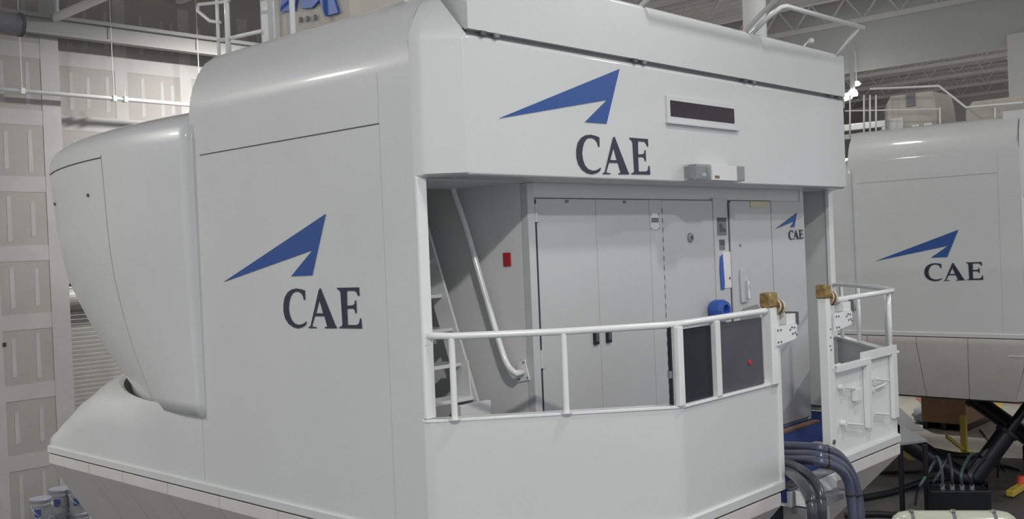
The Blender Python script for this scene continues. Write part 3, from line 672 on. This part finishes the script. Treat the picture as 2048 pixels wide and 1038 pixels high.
# ladder / rails at the front of the roof, left
qa = on(0, .5, 436, 60)
t = thing('roof_ladder', 'pair of white upright ladder rails with rungs at the front left of the roof', 'ladder', (.5, qa.y, 5.34))
for dy in (0, -.14): B().tube([(0, dy, .1), (0, dy, 1.3)], .022 if dy else .014, 10).build('ladder_rail', RAILP, t, smooth=True)
B().box(-.1, .3, -.6, .3, -.0, .1).build('ladder_base', PAINT, t)
for z in (.52, .92):
    B().tube([(0, 0, z), (0, -.6, z - .03)], .016, 8).build('rung', RAILP, t, smooth=True)
k0 = on(0, .5, 440, 45); k1 = on(0, .5, 395, 22); k2 = on(0, .5, 455, 3)
t = rail_loop([k0, on(0, .5, 420, 42), k1, k1 + Vector((0, -.02, .05)), k2, k2 + Vector((0, -.4, .12))], 'grab_loop', 'small bent white tube loop sticking out beside the roof ladder', 'railing', .014)
# white locker and beige crate with blue straps on the roof
qa = on(0, .75, 520, 40); qb = on(0, .75, 548, 40)
t = thing('roof_locker', 'plain white upright locker on the roof behind the ladder', 'locker', (.75, (qa.y + qb.y) / 2, 5.34)); hw = abs(qa.y - qb.y) / 2
B().box(0, .5, -hw, hw, 0, 1.3).build('locker_body', RAILP, t, bevel=.01)
B().box(-.008, 0, -hw + .03, hw - .03, .1, 1.2).build('locker_door', PAINT, t, bevel=.003)
qa = on(0, .8, 550, 30); qb = on(0, .8, 700, 20)
t = thing('strapped_crate', 'beige crate with blue straps on the roof at the top of the picture', 'crate', (.8, (qa.y + qb.y) / 2, 5.34)); hw = abs(qa.y - qb.y) / 2
B().box(0, .6, -hw, hw, 0, .95).build('crate_body', BEIGE, t, bevel=.02)
def strap(pts):
    v = [on(0, .79, *p) - t.location for p in pts]; B().prism(v, (-.02, 0, 0)).build('strap', BLUEP, t)
strap([(568, -20), (600, -20), (592, 22), (565, 24)]); strap([(606, 18), (628, 16), (650, -8), (622, -14), (604, -8)]); strap([(640, -8), (668, -14), (680, 26), (655, 33)])
for px in (602, 616, 631):
    q = on(0, .79, px, 40 - (px - 600) * .15) - t.location; B().prism([(q.x, q.y - .012, q.z - .02), (q.x, q.y + .012, q.z - .02), (q.x, q.y + .012, q.z + .015), (q.x, q.y - .012, q.z + .02)], (-.015, 0, 0)).build('crate_slot', MID, t)
qa = on(0, .6, 585, 30); t = thing('roof_stanchion', 'single white upright post in front of the blue strapped crate', 'post', (.6, qa.y, 5.34))
B().tube([(0, 0, 0), (0, 0, 1.3)], .022, 12).lathe((0, 0, 0), [(.06, 0), (.06, .012), (0, .012)], 14).build('post_tube', RAILP, t, smooth=False)
# equipment glimpsed in the notch between crest and parapet
qa = on(1, .5, 918, 40)
t = thing('roof_cabinet', 'dark navy box glimpsed between the shell crest and the roof parapet', 'cabinet', (qa.x, .5, 5.34))
B().box(-.2, .3, 0, .4, 0, on(1, .5, 920, 32).z - 5.34).build('cabinet_body', NAVY, t, bevel=.01)
B().box(-.22, .32, -.02, .42, on(1, .5, 920, 32).z - 5.34, on(1, .5, 920, 24).z - 5.34).build('cabinet_lid', PLATE, t, bevel=.008)
B().tube([on(1, .48, 900, 26) - t.location, on(1, .48, 932, 18) - t.location, on(1, .48, 960, 14) - t.location], .012, 8).build('cabinet_handle', RAILP, t, smooth=True)

# ---------------------------------------------------------------- hoses over the gangway sill
def hose(pts, rr, mat, lab, y=None, grp=None, ties=()):
    ps = curve(pts, 8); base = ps[-1]
    t = thing('conduit_hose', lab, 'hose', tuple(base), grp)
    B().tube([p - base for p in ps], rr, 12).build('hose_run', mat, t, smooth=True)
    for k in ties:
        a = ps[k]; d = (ps[k + 1] - ps[k - 1]).normalized() * .006
        B().tube([a - d - base, a + d - base], rr * 1.06, 12).build('hose_tie', BLACK, t)
def path(pts, y0, dy=0):
    return [on(1, y0 + dy * i, *p) for i, p in enumerate(pts)]
UP = [(1540, 896), (1580, 897), (1630, 900), (1672, 912), (1700, 945), (1715, 990), (1720, 1040), (1722, 1120)]
for i, (off, nm, m) in enumerate((((0, -4), 'upper back', HOSE), ((-3, 11), 'middle', HOSE), ((-14, 22), 'lower front', HOSEK))):
    pts = [(x + off[0] * (j > 3) * (1 if j > 4 else .5), y + off[1] * (1 if j < 4 else .5 if j == 4 else 0)) for j, (x, y) in enumerate(UP)]
    hose([on(1, [-.55, -.75, -1.02, -1.12, -1.15, -1.16, -1.17, -1.17][j_] - .07 * i * min(1, j_ / 2), *p) for j_, p in enumerate(pts)], .036 - .002 * i, [HOSE, HOSE, HOSE][i], ['outermost of the blue grey conduits curving right over the gangway sill', 'middle blue grey conduit of the trio curving over the gangway sill', 'innermost blue grey conduit of the trio curving over the gangway sill'][i], grp='conduits over the gangway sill', ties=(20, 40))
LO = [(1545, 925), (1575, 930), (1605, 945), (1630, 975), (1638, 1010), (1640, 1060), (1640, 1120)]
for i, off in enumerate(((4, -2), (-14, 12))):
    hose([on(1, [-.65, -.86, -1.16, -1.30, -1.36, -1.36, -1.36][j] - .085 * i * min(1, j / 3), x + off[0] * min(1, j / 3), y + off[1] * (1 if j < 4 else .3)) for j, (x, y) in enumerate(LO)], .034, HOSEK, ['dark ribless hose on the outside of the lower pair left of the conduits', 'dark hose on the inside of the lower pair beside the white sill block'][i], grp='lower dark hoses at the gangway', ties=(30,))

# ================================================================ SECOND SIMULATOR
sim2 = thing('flight_simulator', 'second white flight simulator standing behind the first at the right edge', 'flight simulator', (11.1, 0, 0))
make_sim(sim2, near=False, dzl=-.26, zb=.17)
legs(sim2)
X2 = 10.75
def at(px, py, y): q = on(1, y, px, py); return q
def crate(x, ya, yb, zt_, nm, lab, cat, depth=.8, mat=BEIGE, inset=()):
    t = thing(nm, lab, cat, (x, (ya + yb) / 2, 5.34)); hw = (ya - yb) / 2; h = zt_ - 5.34
    B().prism([(0, hw, 0), (0, -hw, 0), (0, -hw + .06, h * .8), (0, -hw + .1, h), (0, hw - .1, h), (0, hw, h * .8)], (depth, 0, 0)).build('crate_body', mat, t, bevel=.02)
    for (u, v, s_, m_) in inset: B().box(-.015, .0, hw - (u + s_) * 2 * hw, hw - u * 2 * hw, (v + .15) * h, (v + .4) * h).build('crate_panel', m_, t, bevel=.004)
    return t
crate(11.7, 2.15, 1.31, 6.22, 'equipment_crate', 'beige equipment crate with recessed panels on the roof of the second simulator', 'crate', inset=((.1, .2, .25, PAINT), (.5, .05, .14, RAILP), (.72, .05, .15, RAILP), (.42, .62, .16, MID)))
crate(11.7, .94, -.02, 5.98, 'equipment_crate', 'large beige covered crate at the far right on the second simulator roof', 'crate', inset=((.02, .1, .4, CARD),), depth=.9)
def roofrail(pts, lab, y=.5, rr=.018):
    ps = [on(0, 11.5, *p) for p in pts]; base = Vector((11.5, ps[0].y, 5.6)); t = thing('roof_rail', lab, 'railing', tuple(base))
    B().tube([p - base for p in ps], rr, 8).build('rail_tube', STEEL, t, smooth=True); return t
t = roofrail([(1740, 178), (1878, 172), (1932, 215), (2046, 205)], 'thin grey rail stepping down over the crates on the second simulator')
for px in (1700, 1728, 1740, 1752):
    a = on(0, 11.5, px, 190) - t.location; c = on(0, 11.5, px, 275) - t.location; B().tube([a, c], .014, 6).build('rail_post', STEEL, t, smooth=True)
for py in (218,): 
    a = on(0, 11.5, 1690, py + 4) - t.location; c = on(0, 11.5, 1880, py) - t.location; B().tube([a, c], .012, 6).build('mid_rail', STEEL, t, smooth=True)
for px in (1880, 1990):
    a = on(0, 11.5, px, 215) - t.location; c = on(0, 11.5, px, 270) - t.location; B().tube([a, c], .012, 6).build('rail_post', STEEL, t, smooth=True)
# lamp beyond
q = on(0, 16.5, 1706, 190)
t = thing('wall_lamp', 'bright white lamp glaring between the first simulator and the roof of the second', 'lamp', tuple(q))
B().lathe((0, 0, 0), [(0, -.02), (.09, -.02), (.1, .03), (.07, .1), (0, .1)], 16).build('lens', LAMPW, t, smooth=True)
B().tube([(0, .05, 0), (0, .33, -.06)], .075, 12).build('tube_lamp', LAMPW, t, smooth=True)
B().box(-.05, .05, -.03, .03, .08, 8.06 - q.z).build('stem', STEEL, t)
q = on(0, 17.4, 1713, 168)
t = thing('wall_lamp', 'smaller dimmer lamp hanging just above the glaring one', 'lamp', tuple(q))
B().lathe((0, 0, 0), [(0, -.05), (.06, -.04), (.1, .0), (.05, .06), (0, .06)], 14).build('lens', M('dim lens', (.8, .85, .9), .3, emit=1.2), t, smooth=True)
B().tube([(0, 0, .05), (0, 0, 8.06 - q.z)], .015, 6).build('stem', STEEL, t)
q = on(0, 17.0, 1722, 252); a = on(0, 17.0, 1690, 256)
t = thing('lit_strip_bar', 'white painted bar standing in for a lit strip behind the rails left of the crates', 'beam', (17.0, q.y, 0))
B().box(-.05, .05, -.55, .55, q.z - .06, q.z + .06).build('strip_face', RAILP, t, bevel=.004)  # white paint stands in for a lit strip; the bar is made up
for d in (-.5, .5): B().box(-.04, .04, d - .04, d + .04, 0, q.z - .05).build('strip_post', STEEL, t)

# ================================================================ FLOOR THINGS
# pails
def pail(x, y, z, lab, blue=True):
    t = thing('paint_pail', lab, 'pail', (x, y, z), 'pails stacked by the drywall')
    o = B().lathe((0, 0, 0), [(.12, 0), (.125, .02), (.145, .27), (.152, .275), (.152, .30), (.146, .305), (.149, .345)], 28).build('pail_body', PAILM, t); auto(o)
    o = B().lathe((0, 0, 0), [(.155, .335), (.158, .345), (.158, .37), (.15, .378), (.13, .37), (0, .37)], 28).build('pail_lid', PAILL, t); auto(o)
    a0 = -2.55
    vs = []; 
    for k in range(9):
        a = a0 + k * .075; vs += [(.1415 * math.cos(a), .1415 * math.sin(a), .13), (.149 * math.cos(a), .149 * math.sin(a), .24)]
    B().add(vs, [(2 * k, 2 * k + 2, 2 * k + 3, 2 * k + 1) for k in range(8)]).build('pail_label', LABB, t)
    hp = [(.155 * math.cos(a), .155 * math.sin(a), .3 - .17 * math.sin((a + 3.0) / 2.6 * math.pi)) for a in [-3.0 + 2.6 * k / 14 for k in range(15)]]
    B().tube(hp, .003, 5).build('bail_handle', CHROME, t)
LABB = M('pail label blue', (.04, .075, .22), .5)
PAILM = M('pail grey plastic', (.30, .31, .33), .45, noise=.08, nscale=6); PAILL = M('pail lid', (.27, .28, .33), .4)
pq = [(on(1, 10.9, 80, 990), 2, 'front left'), (on(1, 11.3, 119, 984), 2, 'second'), (on(1, 11.1, 157, 990), 2, 'third')]
labs = {(0, 1): 'grey lidded pail on top of the leftmost pail stack', (0, 0): 'bottom pail of the leftmost stack by the drywall', (1, 1): 'grey pail on top of the middle stack by the drywall', (1, 0): 'bottom pail of the middle stack', (2, 1): 'grey pail with blue label on top of the stack nearest the simulator skirt', (2, 0): 'bottom pail of the stack nearest the simulator skirt'}
for i, (q, n_, _) in enumerate(pq):
    for k in range(n_): pail(q.x, q.y, k * .372, labs[(i, k)])
q = on(1, 10.4, 160, 1026); pail(q.x, q.y, .0, 'single low grey pail in front of the pail stacks')
q = on(1, 10.3, 190, 1040); t = thing('plastic_sheet_roll', 'pale blue sheeting roll beside the pails, half hidden by the skirt', 'roll', (q.x, q.y, 0))
B().tube([(0, 0, 0), (0, 0, .62)], .07, 14).build('roll_body', M('pale sheeting', (.55, .68, .75), .3), t, smooth=False)

# tank with straps at the bottom right
a = on(2, .55, 1782, 1036); c = on(2, .55, 2034, 1036); a.z = c.z = .45
d = (c - a).normalized(); Ln = (c - a).length
t = thing('accumulator_tank', 'long cream cylinder tank with chrome clamps on the floor at the bottom right', 'tank', (a.lerp(c, .5).x, a.lerp(c, .5).y, 0))
o_ = t.location
pts = [a + d * s for s in (0, .03, .10, .2, Ln - .2, Ln - .10, Ln - .03, Ln)]
B().tube([p - o_ for p in pts], [.04, .12, .17, .19, .19, .17, .12, .04], 24).build('tank_body', CREAM, t, smooth=True)
for s in (.16, .49, .81):
    p = a + d * Ln * s; B().tube([p - d * .02 - o_, p + d * .02 - o_], .197, 24).build('clamp', MID, t)
    n_ = Vector((-d.y, d.x, 0)); B().lathe(p - o_ - n_ * .05 * (1 if n_.dot(EYE - p) < 0 else -1) + Vector((0, 0, .19)), [(0, 0), (.03, 0), (.03, .03), (0, .035)], 10).build('clamp_bolt', CHROME, t)
B().bar(a + d * .3 - o_ - Vector((0, 0, .3)), c - d * .3 - o_ - Vector((0, 0, .3)), .35, .3).build('tank_cradle', BLACKM, t)
# manifold with hoses behind the tank
q = on(2, .4, 1915, 990)
mf = thing('hydraulic_manifold', 'black hydraulic manifold block with grey hoses behind the cream tank', 'manifold', (q.x, q.y, 0))
B().bar((-.4 * d.x, -.4 * d.y, .25), (.4 * d.x, .4 * d.y, .25), .35, .5).build('manifold_block', BLACKM, mf, bevel=.02)
for i, (px, tx, ty) in enumerate(((1904, 1868, 925), (1919, 1895, 918), (1934, 1960, 915), (1949, 1995, 925))):
    s = (i - 1.5) * .13; b0 = Vector((d.x * s, d.y * s, .5)); e = on(1, q.y + .3, tx, ty) - mf.location
    mid_ = (b0 + e) / 2 + Vector((0, 0, .25))
    B().tube(curve([b0, b0 + Vector((0, 0, .22)), mid_, e, e + Vector((-.3 if i < 2 else .3, .1, -.3))], 6), .022, 8).build('manifold_hose', HOSEK if i % 2 else M('teal hose', (.05, .085, .10), .4), mf, smooth=True)
    B().lathe(b0, [(0, 0), (.035, 0), (.035, .05), (0, .05)], 10).build('fitting', CHROME, mf)
# cables on the floor
cabs = [([(1700, 1000), (1780, 985), (1840, 965), (1900, 955)], .05, 'thick black cable crossing the floor left of the manifold'),
        ([(1690, 1030), (1760, 1028), (1830, 1035), (1900, 1050)], .045, 'black cable along the floor in front of the cream tank'),
        ([(1760, 945), (1830, 943), (1900, 938), (1990, 930), (2040, 940)], .02, 'thin black cable lying straight behind the manifold'),
        ([(1840, 893), (1880, 903), (1930, 911), (1990, 908)], .05, 'thick black cable arching beside the yellow stand base'),
        ([(1960, 860), (1975, 880), (1985, 905), (2010, 940)], .02, 'thin grey cable looping under the second simulator'),
        ([(1830, 1010), (1835, 980), (1850, 965), (1870, 990)], .012, 'thin cable loop on the floor beside the tank end')]
for pts, rr, lab in cabs:
    ps = curve([on(2, rr, *p) for p in pts], 6); base = ps[0]
    tag(B().tube([p - base for p in ps], rr, 8).build('floor_cable', BLACK, smooth=True), lab, 'cable').location = base
# yellow stand
q = on(2, 0, 1929, 905); t = thing('yellow_stand', 'thin yellow upright stand with a diagonal brace behind the black legs', 'stand', tuple(q))
h = on(1, q.y, 1930, 828).z
B().box(-.05, .05, -.05, .05, 0, h).build('upright', YEL, t, bevel=.004)
e = on(1, q.y, 1893, 872) - t.location; B().bar(Vector((-.04, 0, .06)), e, .04, .06).build('brace', YEL, t)
B().box(-.12, .12, -.12, .12, 0, .02).build('foot_plate', YEL, t)
# brown box
c0 = on(2, .1, 1945, 850)
t = thing('brown_carton', 'large brown carton on a dark pallet beneath the second simulator', 'box', (c0.x, c0.y, 0))
B().box(-.35, 1.3, 0, .9, .15, 1.25).build('carton_body', CARD, t, bevel=.01)
B().box(-.354, 1.304, -.004, .904, .68, .74).build('carton_tape', M('carton tape', (.33, .21, .13), .4), t)
for y in (0.02, .4, .78): B().box(-.35, 1.3, y, y + .1, 0, .15).build('pallet_block', BLACKM, t)
# cones and small things
for (px, py, lab) in ((1856, 800, 'orange traffic cone standing by the left end of the brown carton'), (1985, 800, 'orange traffic cone partly hidden behind the black legs'), (2040, 806, 'orange traffic cone at the right edge of the frame')):
    q = on(2, 0, px, py); t = thing('traffic_cone', lab, 'cone', tuple(q), 'orange traffic cones')
    B().box(-.2, .2, -.2, .2, 0, .03).build('cone_base', ORNG, t, bevel=.004)
    B().lathe((0, 0, .03), [(.15, 0), (.03, .62), (0, .63)], 18).build('cone_body', ORNG, t, smooth=True)
    B().lathe((0, 0, .03), [(.117, .20), (.088, .34)], 18).build('cone_collar', PAPER, t, smooth=True)
q = on(2, 0, 1878, 822); t = thing('white_bucket', 'small white tub on the floor left of the brown carton', 'bucket', tuple(q))
B().lathe((0, 0, 0), [(.15, 0), (.19, .36), (.2, .38), (.17, .38), (.14, .05), (0, .05)], 18).build('tub_body', RAILP, t, smooth=False)
B().lathe((0, 0, 0), [(.165, .12), (.18, .25)], 18).build('tub_label', BLUEP, t)
q = on(2, .0, 1855, 846); t = thing('plastic_bag', 'crumpled clear grey plastic bag on the floor in front of the carton', 'bag', tuple(q))
bm = bmesh.new(); bmesh.ops.create_icosphere(bm, subdivisions=3, radius=.28)
for v in bm.verts: v.co *= 1 + .16 * math.sin(v.co.x * 31 + v.co.y * 17) * math.cos(v.co.z * 23); v.co.z = max(v.co.z * .7 + .17, 0)
me = bpy.data.meshes.new('bag'); bm.to_mesh(me); bm.free(); link('bag_body', me, M('grey film', (.34, .38, .42), .3), t, smooth=True)
# wedge plate near the first simulator's right corner
a = on(2, 1.3, 1800, 853); c = on(2, 1.12, 1855, 884); e = on(2, 1.12, 1800, 884)
t = thing('wedge_plate', 'grey sheet metal wedge beside the right corner of the first simulator', 'plate', (e.x, e.y, 0))
o_ = t.location
B().prism([a - o_, c - o_, e - o_ - Vector((0, 0, .05))], (0, 0, .03)).build('wedge_sheet', PLATE, t)
B().tube([c - o_ - Vector((.1, 0, .02)), Vector((c.x - e.x - .1, c.y - e.y, 0))], .04, 8).build('wedge_leg', BLACKM, t)
B().tube([Vector((0, 0, 1.05)), Vector((0, 0, 0))], .04, 8).build('wedge_leg', BLACKM, t)
# yellow jack on the right edge
q = on(2, 0, 2030, 990); t = thing('yellow_jack', 'low yellow tool with an orange end on the floor at the right edge', 'tool', tuple(q))
B().box(-.25, .5, -.06, .06, .02, .12).build('jack_body', YEL, t, bevel=.02)
B().lathe((.3, 0, .12), [(0, 0), (.07, 0), (.05, .12), (0, .12)], 12).build('jack_cap', ORNG, t)
